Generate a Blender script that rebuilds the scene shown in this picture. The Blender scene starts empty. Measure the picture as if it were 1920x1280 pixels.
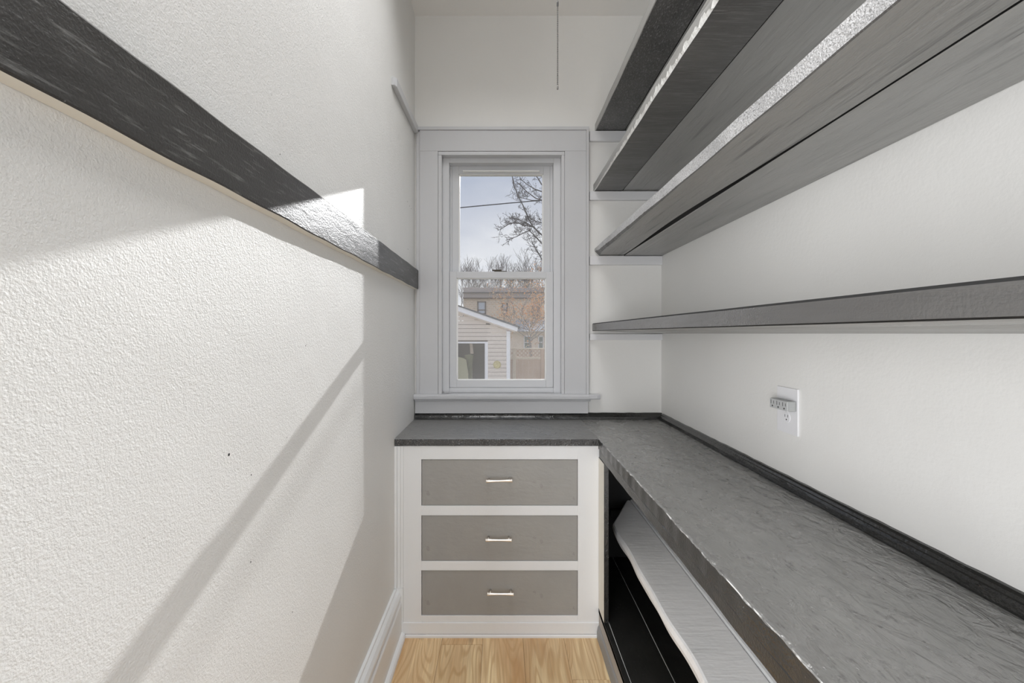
import bpy, bmesh, math, random
from mathutils import Vector
random.seed(7)
C = bpy.context.scene.collection
S = bpy.context.scene
F = 800.0; U0 = 941.0; V0 = 625.0; ZC = 1.379      # focal length in px of 1920, vanishing point, eye height

# ------------------------------------------------------------------ camera
cam = bpy.data.cameras.new('camera'); cam_ob = bpy.data.objects.new('camera', cam); C.objects.link(cam_ob)
cam_ob.location = (0, 0, ZC); cam_ob.rotation_euler = (math.pi / 2, 0, 0)
cam.sensor_width = 36; cam.lens = 36 * F / 1920
cam.shift_x = (960 - U0) / 1920; cam.shift_y = -(640 - V0) / 1920
cam.clip_start = 0.02; cam.clip_end = 500
S.camera = cam_ob
S.view_settings.view_transform = 'Standard'; S.view_settings.look = 'None'
S.view_settings.gamma = 1; S.view_settings.use_curve_mapping = False
S.view_settings.exposure = 0.0
S.cycles.max_bounces = 10; S.cycles.diffuse_bounces = 7; S.cycles.transparent_max_bounces = 12

# ------------------------------------------------------------------ sky
W = bpy.data.worlds.new('sky'); S.world = W; W.use_nodes = True
nt = W.node_tree; nt.nodes.clear(); L = nt.links.new
def N(nt, t, **k):
    n = nt.nodes.new(t)
    for a, b in k.items():
        if a.startswith('i_'):
            key = a[2:]; n.inputs[int(key) if key.isdigit() else key].default_value = b
        else: setattr(n, a, b)
    return n
tc = N(nt, 'ShaderNodeTexCoord'); sep = N(nt, 'ShaderNodeSeparateXYZ'); L(tc.outputs['Generated'], sep.inputs[0])
mp = N(nt, 'ShaderNodeMapping'); mp.inputs['Scale'].default_value = (2.2, 2.2, 6.5); mp.inputs['Location'].default_value = (0.35, 0, 0.3)
L(tc.outputs['Generated'], mp.inputs[0])
nz = N(nt, 'ShaderNodeTexNoise'); nz.inputs['Scale'].default_value = 1.6; nz.inputs['Detail'].default_value = 5; nz.inputs['Roughness'].default_value = 0.5
L(mp.outputs[0], nz.inputs['Vector'])
grad = N(nt, 'ShaderNodeMapRange'); grad.inputs[1].default_value = 0.10; grad.inputs[2].default_value = 0.42
grad.inputs[3].default_value = 0.0; grad.inputs[4].default_value = 1.0
L(sep.outputs['Z'], grad.inputs[0])
madd = N(nt, 'ShaderNodeMath', operation='MULTIPLY_ADD'); L(nz.outputs['Fac'], madd.inputs[0]); madd.inputs[1].default_value = 1.5; madd.inputs[2].default_value = -0.72
m2 = N(nt, 'ShaderNodeMath', operation='ADD', use_clamp=True); L(madd.outputs[0], m2.inputs[0]); L(grad.outputs[0], m2.inputs[1])
rp = N(nt, 'ShaderNodeValToRGB'); e = rp.color_ramp.elements
e[0].position = 0.0; e[0].color = (0.93, 0.95, 0.98, 1); e[1].position = 1.0; e[1].color = (0.47, 0.53, 0.66, 1)
k = e.new(0.45); k.color = (0.66, 0.70, 0.79, 1)
L(m2.outputs[0], rp.inputs[0])
bg = N(nt, 'ShaderNodeBackground'); bg.inputs[1].default_value = 1.0; L(rp.outputs[0], bg.inputs[0])
ow = N(nt, 'ShaderNodeOutputWorld'); L(bg.outputs[0], ow.inputs[0])

# ------------------------------------------------------------------ sun and added fill lights
def light(name, kind, loc, energy, color=(1, 1, 1), **k):
    d = bpy.data.lights.new(name, kind); d.energy = energy; d.color = color
    for a, b in k.items(): setattr(d, a, b)
    o = bpy.data.objects.new(name, d); o.location = loc; C.objects.link(o); return o
sun = light('sun', 'SUN', (3, 12, 8), 3.9, (1.0, 1.0, 1.0), angle=math.radians(0.6))
sun.rotation_euler = Vector((-1, -3.97, -1.63)).to_track_quat('-Z', 'Y').to_euler()
side = light('side_fill', 'AREA', (-1.55, -1.75, 1.05), 104, (0.99, 0.99, 1.0), shape='RECTANGLE', size=1.5, size_y=2.1)
side.rotation_euler = (math.pi / 2, 0, math.radians(-48))   # added fill through the made-up doorway behind the camera, brightens the right wall
rear = light('rear_fill', 'AREA', (0.22, -1.62, 0.8), 11, (0.99, 0.99, 1.0), shape='RECTANGLE', size=0.9, size_y=1.5)
rear.rotation_euler = (math.pi / 2, 0, 0)  # added fill behind the camera, shining in through the made-up rear opening
ceil_l = light('ceiling_fill', 'AREA', (-0.02, 1.05, 3.10), 12, (0.99, 0.99, 1.0), shape='RECTANGLE', size=0.6, size_y=1.6, spread=math.radians(125))  # wide soft fill added under the ceiling in place of the bulb

# ------------------------------------------------------------------ materials
def mat(name):
    m = bpy.data.materials.new(name); m.use_nodes = True
    return m, m.node_tree, m.node_tree.nodes['Principled BSDF']
def coords(nt, scale=(1, 1, 1), rot=(0, 0, 0)):
    tc = N(nt, 'ShaderNodeTexCoord'); mp = N(nt, 'ShaderNodeMapping')
    mp.inputs['Scale'].default_value = scale; mp.inputs['Rotation'].default_value = rot
    nt.links.new(tc.outputs['Object'], mp.inputs[0]); return mp.outputs[0]
def noise(nt, vec, s, d=3, r=0.5, dist=0.0):
    n = N(nt, 'ShaderNodeTexNoise'); n.inputs['Scale'].default_value = s; n.inputs['Detail'].default_value = d
    n.inputs['Roughness'].default_value = r; n.inputs['Distortion'].default_value = dist
    nt.links.new(vec, n.inputs['Vector']); return n.outputs['Fac']
def maprange(nt, v, a, b, c=0.0, d=1.0):
    n = N(nt, 'ShaderNodeMapRange'); nt.links.new(v, n.inputs[0])
    for i, x in enumerate((a, b, c, d)): n.inputs[i + 1].default_value = x
    return n.outputs[0]
def mixc(nt, fac, a, b):
    n = N(nt, 'ShaderNodeMix', data_type='RGBA'); nt.links.new(fac, n.inputs[0])
    for i, x in ((6, a), (7, b)):
        if isinstance(x, tuple): n.inputs[i].default_value = (*x, 1) if len(x) == 3 else x
        else: nt.links.new(x, n.inputs[i])
    return n.outputs[2]
def bump(nt, bsdf, layers):
    prev = None
    for h, dist in layers:
        b = N(nt, 'ShaderNodeBump'); b.inputs['Strength'].default_value = 1.0; b.inputs['Distance'].default_value = dist
        nt.links.new(h, b.inputs['Height'])
        if prev: nt.links.new(prev, b.inputs['Normal'])
        prev = b.outputs[0]
    nt.links.new(prev, bsdf.inputs['Normal'])
def plain(name, color, rough=0.5, spec=None, metal=0.0, bumps=()):
    m, nt, b = mat(name)
    b.inputs['Base Color'].default_value = (*color, 1); b.inputs['Roughness'].default_value = rough; b.inputs['Metallic'].default_value = metal
    if spec: b.inputs['IOR'].default_value = spec
    if bumps:
        v = coords(nt); bump(nt, b, [(noise(nt, v, s, 3), d) for s, d in bumps])
    return m

WARM = (0.80, 0.795, 0.775)
def wall_paint(name, col, layers, rough=0.55):
    m, nt, b = mat(name); v = coords(nt)
    f = maprange(nt, noise(nt, v, 2.0, 3), 0.35, 0.65)
    nt.links.new(mixc(nt, f, tuple(c * 0.985 for c in col), tuple(min(1, c * 1.015) for c in col)), b.inputs['Base Color'])
    b.inputs['Roughness'].default_value = rough
    bump(nt, b, [(noise(nt, v, s, dt, 0.55), d) for s, dt, d in layers]); return m
M_wall = wall_paint('warm white wall paint', WARM, [(90, 3, 0.0006), (4, 2, 0.004)])
M_wall_left = wall_paint('textured warm white wall paint', WARM, [(330, 3, 0.0010), (130, 3, 0.0010), (3, 2, 0.006)])
M_cleat = wall_paint('white cleat paint', (0.72, 0.725, 0.74), [(40, 2, 0.0005)], 0.4)
M_ceil = wall_paint('ceiling paint', (0.86, 0.85, 0.83), [(60, 3, 0.0008)])
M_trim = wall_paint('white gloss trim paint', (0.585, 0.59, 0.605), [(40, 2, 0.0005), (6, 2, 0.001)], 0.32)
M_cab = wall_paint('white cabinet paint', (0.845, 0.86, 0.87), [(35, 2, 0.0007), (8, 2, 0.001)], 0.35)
M_cream = plain('cream paint', (0.80, 0.77, 0.69), 0.5)
M_vinyl = plain('white vinyl', (0.64, 0.65, 0.67), 0.3)
M_vinyl_bead = plain('bright white vinyl', (0.85, 0.85, 0.84), 0.3)

def black_paint(name, col, rough, layers, ior=1.8, vary=0.35, spots=0.0, streak=(1, 1, 1), speck=None):
    m, nt, b = mat(name); v = coords(nt); vs = coords(nt, streak)
    f = maprange(nt, noise(nt, vs, 6, 5, 0.6), 0.3, 0.7)
    c = mixc(nt, f, tuple(x * (1 - vary) for x in col), tuple(x * (1 + vary) for x in col))
    if spots:
        g = maprange(nt, noise(nt, v, 160, 2, 0.6), 0.70, 0.76)
        g2 = maprange(nt, noise(nt, v, 5, 4, 0.7), 0.42, 0.62)
        mu = N(nt, 'ShaderNodeMath', operation='MULTIPLY'); nt.links.new(g, mu.inputs[0]); nt.links.new(g2, mu.inputs[1])
        m3 = N(nt, 'ShaderNodeMath', operation='MULTIPLY'); nt.links.new(mu.outputs[0], m3.inputs[0]); m3.inputs[1].default_value = spots
        c = mixc(nt, m3.outputs[0], c, (0.55, 0.55, 0.54))
    if speck:                                   # (scale xyz, low, high, colour): small patches of another tone; some stand for glints and shaded dips
        c = mixc(nt, maprange(nt, noise(nt, coords(nt, speck[0]), 1.0, 3, 0.65), speck[1], speck[2]), c, speck[3])
    nt.links.new(c, b.inputs['Base Color'])
    b.inputs['IOR'].default_value = ior
    nt.links.new(maprange(nt, noise(nt, vs, 14, 3), 0.3, 0.7, rough * 0.8, rough * 1.25), b.inputs['Roughness'])
    bump(nt, b, [(noise(nt, coords(nt, st), s, dt, 0.55, ds), d) for st, s, dt, ds, d in layers])
    return m
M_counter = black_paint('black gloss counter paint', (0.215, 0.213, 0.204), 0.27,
    [((1, 0.5, 1), 26, 5, 0.9, 0.0075), ((1.6, 0.7, 1), 80, 3, 0.6, 0.0014)], ior=2.5, vary=0.07, speck=((60, 26, 60), .60, .74, (.09, .089, .085)))  # shade of the dips between paint ridges put in as dark flecks
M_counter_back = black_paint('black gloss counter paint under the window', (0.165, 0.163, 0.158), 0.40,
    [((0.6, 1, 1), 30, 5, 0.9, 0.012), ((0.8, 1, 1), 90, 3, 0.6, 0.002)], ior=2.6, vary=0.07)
M_edge = black_paint('black counter edge paint', (0.022, 0.022, 0.021), 0.28,
    [((1, 0.3, 1), 50, 3, 0.2, 0.0016), ((1, 1, 1), 170, 2, 0, 0.0012)], ior=1.9, vary=0.3, spots=0.5, streak=(1, .3, 1))
M_worn_glint = black_paint('worn counter edge with painted glint', (0.22, 0.22, 0.215), 0.3,
    [((1, 1, 1), 170, 3, 0.5, 0.003)], ior=2.0, vary=0.5, speck=((60, 22, 60), .5, .62, (.8, .8, .79)))  # bright edge line of gloss and wear painted into the colour
M_back_edge = black_paint('black gloss front edge paint', (0.02, 0.02, 0.02), 0.25,
    [((1, 1, 1), 190, 3, 0.4, 0.003)], ior=1.8, vary=0.2, speck=((170, 170, 170), .58, .72, (.3, .3, .3)))
M_quarter = black_paint('black moulding paint', (0.012, 0.012, 0.011), 0.18,
    [((1, 0.3, 1), 40, 3, 0.3, 0.002), ((1, 1, 1), 160, 2, 0, 0.0008)], ior=1.7)
M_shelf_a = black_paint('charcoal shelf paint with long grain', (0.265, 0.263, 0.252), 0.33,
    [((1, 0.10, 1), 60, 5, 1.6, 0.0050), ((1, .5, 1), 160, 2, 0, 0.0006)], ior=2.3, speck=((55, 2.4, 55), .57, .70, (.10, .099, .095)), vary=0.10, streak=(1, .12, 1))
M_shelf_b = black_paint('charcoal shelf paint with saw marks', (0.075, 0.074, 0.072), 0.42,
    [((0.06, 1, 1), 150, 3, 0.1, 0.0011), ((1, 1, 1), 200, 2, 0, 0.0008)], ior=2.0, vary=0.3, streak=(.15, 1, 1), speck=((14, 420, 60), .52, .75, (.22, .22, .215)))  # pale flecks paint the gloss glints of the rough surface
M_shelf_c = black_paint('smooth charcoal shelf paint', (0.275, 0.273, 0.262), 0.35,
    [((1, 0.10, 1), 20, 4, 2.2, 0.008), ((1, .2, 1), 90, 2, 0.5, 0.0006)], ior=2.3, speck=((34, 1.6, 34), .58, .74, (.12, .119, .114)), vary=0.08, streak=(1, .12, 1))
M_shelf_d = black_paint('black shelf paint with painted glints', (0.06, 0.059, 0.057), 0.36,
    [((1, 0.5, 1), 130, 4, 0.6, 0.005)], ior=1.9, vary=0.5, speck=((230, 90, 100), .54, .70, (.27, .27, .265)))  # pale specks paint the sparkle of the glossy bumps
M_rail = black_paint('black wall rail paint', (0.06, 0.058, 0.056), 0.36,
    [((1, 0.25, 1), 60, 4, 0.4, 0.0012), ((1, 1, 1), 260, 2, 0, 0.0009)], ior=1.42, vary=0.35, spots=0.35, streak=(1, .1, 1), speck=((130, 12, 130), .56, .74, (.20, .20, .195)))
M_face_edge = black_paint('shiny rough sawn edge paint', (0.50, 0.50, 0.505), 0.35,
    [((1, 1, 1), 230, 3, 0.4, 0.004)], ior=2.0, vary=0.25, speck=((260, 200, 260), .50, .68, (.16, .16, .16)))  # edge sparkle painted as pale and dark colour speckle
M_s4 = black_paint('dark grey satin edge paint', (0.085, 0.083, 0.081), 0.24, [((1, 0.25, 1), 60, 4, 0.5, 0.0012), ((1, 1, 1), 240, 2, 0, 0.0005)], ior=2.3, vary=0.3, streak=(1, .12, 1))
M_chip_lit = plain('chipped edge with lit tone', (.72, .72, .70), .5, bumps=((200, .003),))  # light caught by the chipped edge is put into its pale colour
M_deck = black_paint('matt black deck paint', (0.014, 0.014, 0.013), 0.45,
    [((1, 0.4, 1), 80, 3, 0.3, 0.001)], ior=1.4, vary=0.3, spots=0.9)
M_black = plain('flat black paint and gap shade', (0.006, 0.006, 0.006), 0.7)
M_primer = black_paint('streaky grey pink primer', (0.36, 0.34, 0.32), 0.5, [((1, .2, 1), 50, 3, .3, .001)], ior=1.45, vary=0.3, streak=(1, .1, 1))
M_shoe = black_paint('grey shoe moulding paint', (0.25, 0.255, 0.26), 0.45, [((1, .2, 1), 60, 3, .3, .001)], ior=1.5, vary=0.3, streak=(1, .1, 1))
M_lower = black_paint('brushed white shelf paint', (0.93, 0.93, 0.93), 0.4,
    [((0.15, 1, 1), 60, 4, 0.4, 0.0018), ((1, 1, 1), 30, 2, 0, 0.001)], ior=1.5, vary=0.06, streak=(.2, 1, 1))
M_drawer = black_paint('grey satin drawer paint', (0.35, 0.345, 0.33), 0.33,
    [((1, 1, 2), 22, 3, 0.3, 0.0012), ((1, 1, 1), 120, 2, 0, 0.0002)], ior=1.55, vary=0.05)
M_nickel = plain('satin nickel', (0.80, 0.75, 0.69), 0.28, metal=1.0)
M_bronze = plain('dark bronze', (0.07, 0.06, 0.045), 0.4, metal=0.6)
M_plate = plain('white plastic plate', (0.80, 0.80, 0.82), 0.3)
M_grey_plastic = plain('grey plastic adapter', (0.36, 0.37, 0.37), 0.45)
M_grey_face = plain('light grey plastic face', (0.50, 0.51, 0.51), 0.45)
M_slot = plain('dark slot', (0.02, 0.02, 0.02), 0.7)
M_chain = plain('aged steel chain', (0.24, 0.235, 0.225), 0.4, metal=0.7)
M_dark_gap = plain('dark recess', (0.03, 0.03, 0.03), 0.8)

def glass(name, dust):
    m = bpy.data.materials.new(name); m.use_nodes = True; nt = m.node_tree; nt.nodes.clear()
    tr = N(nt, 'ShaderNodeBsdfTransparent'); gl = N(nt, 'ShaderNodeBsdfGlossy'); gl.inputs['Roughness'].default_value = 0.02
    df = N(nt, 'ShaderNodeBsdfTranslucent'); df.inputs[0].default_value = (0.9, 0.88, 0.84, 1)
    df2 = N(nt, 'ShaderNodeBsdfDiffuse'); df2.inputs[0].default_value = (0.9, 0.88, 0.84, 1)
    v = coords(nt)
    mx1 = N(nt, 'ShaderNodeMixShader'); mx1.inputs[0].default_value = 0.008
    nt.links.new(tr.outputs[0], mx1.inputs[1]); nt.links.new(gl.outputs[0], mx1.inputs[2])
    mxd = N(nt, 'ShaderNodeMixShader'); mxd.inputs[0].default_value = 0.5
    nt.links.new(df.outputs[0], mxd.inputs[1]); nt.links.new(df2.outputs[0], mxd.inputs[2])
    f = maprange(nt, noise(nt, v, 520, 2, 0.7), 0.50, 0.72, 0.0, dust)
    f2 = N(nt, 'ShaderNodeMath', operation='ADD'); nt.links.new(f, f2.inputs[0]); f2.inputs[1].default_value = dust * 0.3
    mx2 = N(nt, 'ShaderNodeMixShader'); nt.links.new(f2.outputs[0], mx2.inputs[0])
    nt.links.new(mx1.outputs[0], mx2.inputs[1]); nt.links.new(mxd.outputs[0], mx2.inputs[2])
    o = N(nt, 'ShaderNodeOutputMaterial'); nt.links.new(mx2.outputs[0], o.inputs[0]); return m
M_glass = glass('clear window glass', 0.03)
M_glass_dusty = glass('dusty window glass', 0.16)
M_screen = bpy.data.materials.new('fine insect screen'); M_screen.use_nodes = True; _t = M_screen.node_tree; _t.nodes.clear()
_a = N(_t, 'ShaderNodeBsdfTransparent'); _b = N(_t, 'ShaderNodeBsdfDiffuse'); _b.inputs[0].default_value = (.35, .35, .36, 1)
_w = N(_t, 'ShaderNodeTexWave', bands_direction='X'); _w.inputs['Scale'].default_value = 110
_t.links.new(coords(_t), _w.inputs['Vector'])
_mx = N(_t, 'ShaderNodeMixShader'); _t.links.new(maprange(_t, _w.outputs['Fac'], 0, 1, 0.02, 0.10), _mx.inputs[0])
_t.links.new(_a.outputs[0], _mx.inputs[1]); _t.links.new(_b.outputs[0], _mx.inputs[2])
_o = N(_t, 'ShaderNodeOutputMaterial'); _t.links.new(_mx.outputs[0], _o.inputs[0])

def wood_floor(name='oak laminate'):
    m, nt, b = mat(name)
    oi = N(nt, 'ShaderNodeObjectInfo'); tc = N(nt, 'ShaderNodeTexCoord')
    cmb = N(nt, 'ShaderNodeCombineXYZ')
    mu = N(nt, 'ShaderNodeMath', operation='MULTIPLY'); mu.inputs[1].default_value = 37.0; nt.links.new(oi.outputs['Random'], mu.inputs[0])
    nt.links.new(mu.outputs[0], cmb.inputs[2]); nt.links.new(mu.outputs[0], cmb.inputs[1])
    add = N(nt, 'ShaderNodeVectorMath', operation='ADD'); nt.links.new(tc.outputs['Object'], add.inputs[0]); nt.links.new(cmb.outputs[0], add.inputs[1])
    def mapped(sc):
        mp = N(nt, 'ShaderNodeMapping'); mp.inputs['Scale'].default_value = sc; nt.links.new(add.outputs[0], mp.inputs[0]); return mp.outputs[0]
    base = noise(nt, mapped((6.5, 0.75, 1)), 1.0, 2, 0.4, 0.8)                 # cathedral field
    sn = N(nt, 'ShaderNodeMath', operation='MULTIPLY'); nt.links.new(base, sn.inputs[0]); sn.inputs[1].default_value = 150.0
    s2 = N(nt, 'ShaderNodeMath', operation='SINE'); nt.links.new(sn.outputs[0], s2.inputs[0])
    rings = maprange(nt, s2.outputs[0], 0.0, 1)
    fine = maprange(nt, noise(nt, mapped((160, 5, 1)), 1.0, 3, 0.6), 0.3, 0.7)
    broad = maprange(nt, noise(nt, mapped((9, 1.6, 1)), 1.0, 3, 0.5), 0.35, 0.68)
    c1 = mixc(nt, broad, (0.60, 0.36, 0.17), (1.0, 0.82, 0.50))
    c2 = mixc(nt, maprange(nt, rings, 0, 1, 0.0, 0.55), c1, (0.56, 0.33, 0.14))
    c3 = mixc(nt, maprange(nt, fine, 0, 1, 0.38, 0.0), c2, (0.40, 0.25, 0.14))
    kn = maprange(nt, noise(nt, mapped((14, 5, 1)), 1.0, 1, 0.3), 0.70, 0.80, 0, 0.75)
    c4 = mixc(nt, kn, c3, (0.12, 0.055, 0.02))
    tint = mixc(nt, oi.outputs['Random'], (0.92, 0.89, 0.86), (1.12, 1.12, 1.12))
    ml = N(nt, 'ShaderNodeMix', data_type='RGBA', blend_type='MULTIPLY'); ml.inputs[0].default_value = 1
    nt.links.new(c4, ml.inputs[6]); nt.links.new(tint, ml.inputs[7])
    nt.links.new(ml.outputs[2], b.inputs['Base Color']); b.inputs['Roughness'].default_value = 0.38
    bump(nt, b, [(fine, 0.0002)]); return m
M_floor = wood_floor()

# ------------------------------------------------------------------ mesh helpers
def link(name, me, m, parent=None):
    o = bpy.data.objects.new(name, me); C.objects.link(o)
    if m and not me.materials: me.materials.append(m)
    if parent: o.parent = parent
    return o
def tag(o, label=None, cat=None, group=None, kind=None):
    if label: o['label'] = label
    if cat: o['category'] = cat
    if group: o['group'] = group
    if kind: o['kind'] = kind
    return o
def thing(name, loc, label, cat, group=None, kind=None):
    o = bpy.data.objects.new(name, None); o.location = loc; o.empty_display_size = 0.1; C.objects.link(o)
    return tag(o, label, cat, group, kind)
def attach(parent, *obs):                         # keep world coordinates of meshes written in world space
    for o in obs: o.parent = parent; o.location = o.location - parent.location
    return obs[0] if len(obs) == 1 else obs
def boxes_bm(bs, bev=0.0):
    bm = bmesh.new()
    for (x0, x1, y0, y1, z0, z1) in bs:
        b2 = bmesh.new(); bmesh.ops.create_cube(b2, size=1.0)
        for v in b2.verts: v.co = Vector(((x0 + x1) / 2 + v.co.x * (x1 - x0), (y0 + y1) / 2 + v.co.y * (y1 - y0), (z0 + z1) / 2 + v.co.z * (z1 - z0)))
        if bev: bmesh.ops.bevel(b2, geom=b2.edges[:], offset=min(bev, 0.3 * min(x1 - x0, y1 - y0, z1 - z0)), segments=2, affect='EDGES', profile=0.7)
        me = bpy.data.meshes.new('t'); b2.to_mesh(me); b2.free(); bm.from_mesh(me); bpy.data.meshes.remove(me)
    return bm
def recenter(bm, origin):
    for v in bm.verts: v.co -= Vector(origin)
def mesh_ob(name, bm, m, parent=None, origin=None, smooth=False):
    bm.normal_update()
    if origin is not None: recenter(bm, origin)
    me = bpy.data.meshes.new(name); bm.to_mesh(me); bm.free()
    if smooth:
        for p in me.polygons: p.use_smooth = True
    o = link(name, me, m)
    if origin is not None: o.location = origin
    if parent: attach(parent, o)
    return o
def box(name, b, m, parent=None, bev=0.0015):
    bs = [b] if not isinstance(b, list) else b
    o = ((bs[0][0] + bs[0][1]) / 2, (bs[0][2] + bs[0][3]) / 2, bs[0][4])
    return mesh_ob(name, boxes_bm(bs, bev), m, parent, o)
def sweep(name, ts, prof, m, parent=None, axis='y', smooth=False, faces_mat=None):
    """prof(t) -> closed list of (a, z); swept along y (a is x) or along x (a is y)."""
    bm = bmesh.new(); rings = []
    for t in ts:
        rings.append([bm.verts.new((a, t, z) if axis == 'y' else (t, a, z)) for a, z in prof(t)])
    n = len(rings[0])
    for r0, r1 in zip(rings, rings[1:]):
        for i in range(n):
            f = bm.faces.new((r0[i], r0[(i + 1) % n], r1[(i + 1) % n], r1[i]))
            if faces_mat: f.material_index = faces_mat(i)
    bm.faces.new(rings[0][::-1]); bm.faces.new(rings[-1])
    bmesh.ops.recalc_face_normals(bm, faces=bm.faces[:])
    a0 = prof(ts[0])[0]
    origin = (a0[0], ts[0], a0[1]) if axis == 'y' else (ts[0], a0[0], a0[1])
    return mesh_ob(name, bm, m, parent, origin, smooth)
def frange(a, b, n): return [a + (b - a) * i / n for i in range(n + 1)]
def rect(x0, x1, z0, z1, b=0.0015):
    return [(x0, z0 + b), (x0, z1 - b), (x0 + b, z1), (x1 - b, z1), (x1, z1 - b), (x1, z0 + b), (x1 - b, z0), (x0 + b, z0)]
class Wob:
    """smooth 1-D wobble made of random waves"""
    def __init__(s, seed, amp, freqs):
        r = random.Random(seed); s.c = [(f * r.uniform(.8, 1.25), r.uniform(0, 6.28), amp * r.uniform(.5, 1)) for f in freqs]
    def __call__(s, t): return sum(a * math.sin(f * t + p) for f, p, a in s.c)
def cyl_bm(p0, p1, r0, r1=None, seg=12, rings=None):
    """lathe along p0->p1; rings = [(t, r)]"""
    p0 = Vector(p0); p1 = Vector(p1); d = (p1 - p0); q = d.to_track_quat('Z', 'Y')
    rings = rings or [(0, r0), (1, r1 if r1 is not None else r0)]
    bm = bmesh.new(); rs = []
    for t, r in rings:
        c = p0 + d * t
        rs.append([bm.verts.new(c + q @ Vector((r * math.cos(6.28318 * i / seg), r * math.sin(6.28318 * i / seg), 0))) for i in range(seg)])
    for a, b in zip(rs, rs[1:]):
        for i in range(seg): bm.faces.new((a[i], a[(i + 1) % seg], b[(i + 1) % seg], b[i]))
    bm.faces.new(rs[0][::-1]); bm.faces.new(rs[-1]); return bm
def join_bm(bms):
    out = bmesh.new()
    for b in bms:
        me = bpy.data.meshes.new('t'); b.to_mesh(me); b.free(); out.from_mesh(me); bpy.data.meshes.remove(me)
    return out
def at(u, v, y): return ((u - U0) * y / F, ZC + (V0 - v) * y / F)

# ------------------------------------------------------------------ room
XL, XR, YB, YN = -0.4885, 0.896, 2.397, -1.35
ZT = ZC + 1.783
box('wall_left', [(XL - 0.12, XL, 0.10, YB + 0.14, 0, ZT), (XL - 0.12, XL, YN, -1.28, 0, ZT), (XL - 0.12, XL, -1.28, 0.10, 2.16, ZT)], M_wall_left, bev=0)['kind'] = 'structure'  # gap behind the camera is a doorway added to let the fill in
box('wall_right', (XR, XR + 0.12, YN, YB + 0.14, 0, ZT), M_wall, bev=0)['kind'] = 'structure'
WX0, WX1, WZ0, WZ1 = -0.345, 0.345, ZC - 0.345, ZC + 1.03          # rough opening of the window
box('wall_back', [(XL, WX0, YB, YB + 0.14, 0, ZT), (WX1, XR, YB, YB + 0.14, 0, ZT), (WX0, WX1, YB, YB + 0.14, 0, WZ0), (WX0, WX1, YB, YB + 0.14, WZ1, ZT)], M_wall, bev=0)['kind'] = 'structure'
box('wall_front', [(XL, -0.36, YN - 0.1, YN, 0, ZT), (0.76, XR, YN - 0.1, YN, 0, ZT), (-0.36, 0.76, YN - 0.1, YN, 2.55, ZT)], M_wall, bev=0)['kind'] = 'structure'  # unseen opening added for the rear fill
box('ceiling', (XL - 0.12, XR + 0.12, YN - 0.1, YB + 0.14, ZT, ZT + 0.1), M_ceil, bev=0)['kind'] = 'structure'
for n, t in (('wall_left', 'warm white textured plaster wall with a sunlit patch'), ('wall_right', 'smooth warm white wall behind the shelves and outlet'),
             ('wall_back', 'warm white end wall around the window'), ('wall_front', 'white wall around an added light opening opposite the window'), ('ceiling', 'flat white ceiling of the narrow pantry')):
    tag(bpy.data.objects[n], t, 'ceiling' if n == 'ceiling' else 'wall')

floor = tag(box('floor', (XL - 0.12, XR + 0.12, YN - 0.1, YB + 0.14, -0.06, -0.012), M_dark_gap, bev=0), 'light oak laminate floor laid in long planks', 'floor', kind='structure')
px = [-0.4885, -0.455, -0.27, -0.085, 0.095, 0.28, 0.46]
joints = {1: [0.9, 2.15], 2: [0.65, 1.892], 3: [0.2, 1.3], 4: [1.0, 2.3], 5: [0.5, 1.7]}
for i in range(1, 6):
    ys = [YN + 0.0] + joints[i] + [YB]
    for y0, y1 in zip(ys, ys[1:]):
        if y1 - y0 < 0.05: continue
        attach(floor, box('plank', (px[i] + 0.0004, px[i + 1] - 0.0004, y0 + 0.0006, min(y1, 2.39) - 0.0006, -0.012, 0), M_floor, bev=0.0008))

# baseboard along the left wall with its shoe moulding
def bb_prof(y):
    x = XL
    return [(x, 0), (x + .033, 0), (x + .033, .150), (x + .030, .158), (x + .026, .162), (x + .026, .172), (x + .031, .178), (x + .030, .190), (x + .022, .205), (x + .012, .213), (x + .010, .220), (x, .220)]
bb = tag(sweep('baseboard_left', frange(0.10, 1.938, 6), bb_prof, M_cab), 'tall white moulded baseboard along the left wall', 'baseboard', kind='structure')
def shoe_prof(y):
    x = XL + .033
    return [(x, 0), (x + .019, 0), (x + .018, .010), (x + .013, .018), (x + .006, .022), (x, .023)]
attach(bb, sweep('shoe_moulding', frange(0.10, 1.938, 6), shoe_prof, M_cab))

# small nail holes and specks in the plaster of the left wall
for u_, v_, r_ in ((429, 852, .0028), (471, 890, .0014), (470, 1053, .0015), (548, 1147, .0013), (538, 820, .0011), (764, 378, .0026), (768, 386, .0022), (771, 391, .0022), (765, 467, .0024), (573, 648, .0014), (525, 289, .0013)):
    d_ = -XL * F / (U0 - u_); z_ = ZC + (V0 - v_) * d_ / F
    attach(bpy.data.objects['wall_left'], mesh_ob('nail_hole', cyl_bm((XL + .0004, d_, z_), (XL - .0002, d_, z_), r_, r_ * .8, 7), M_dark_gap, origin=(XL, d_, z_)))

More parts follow.
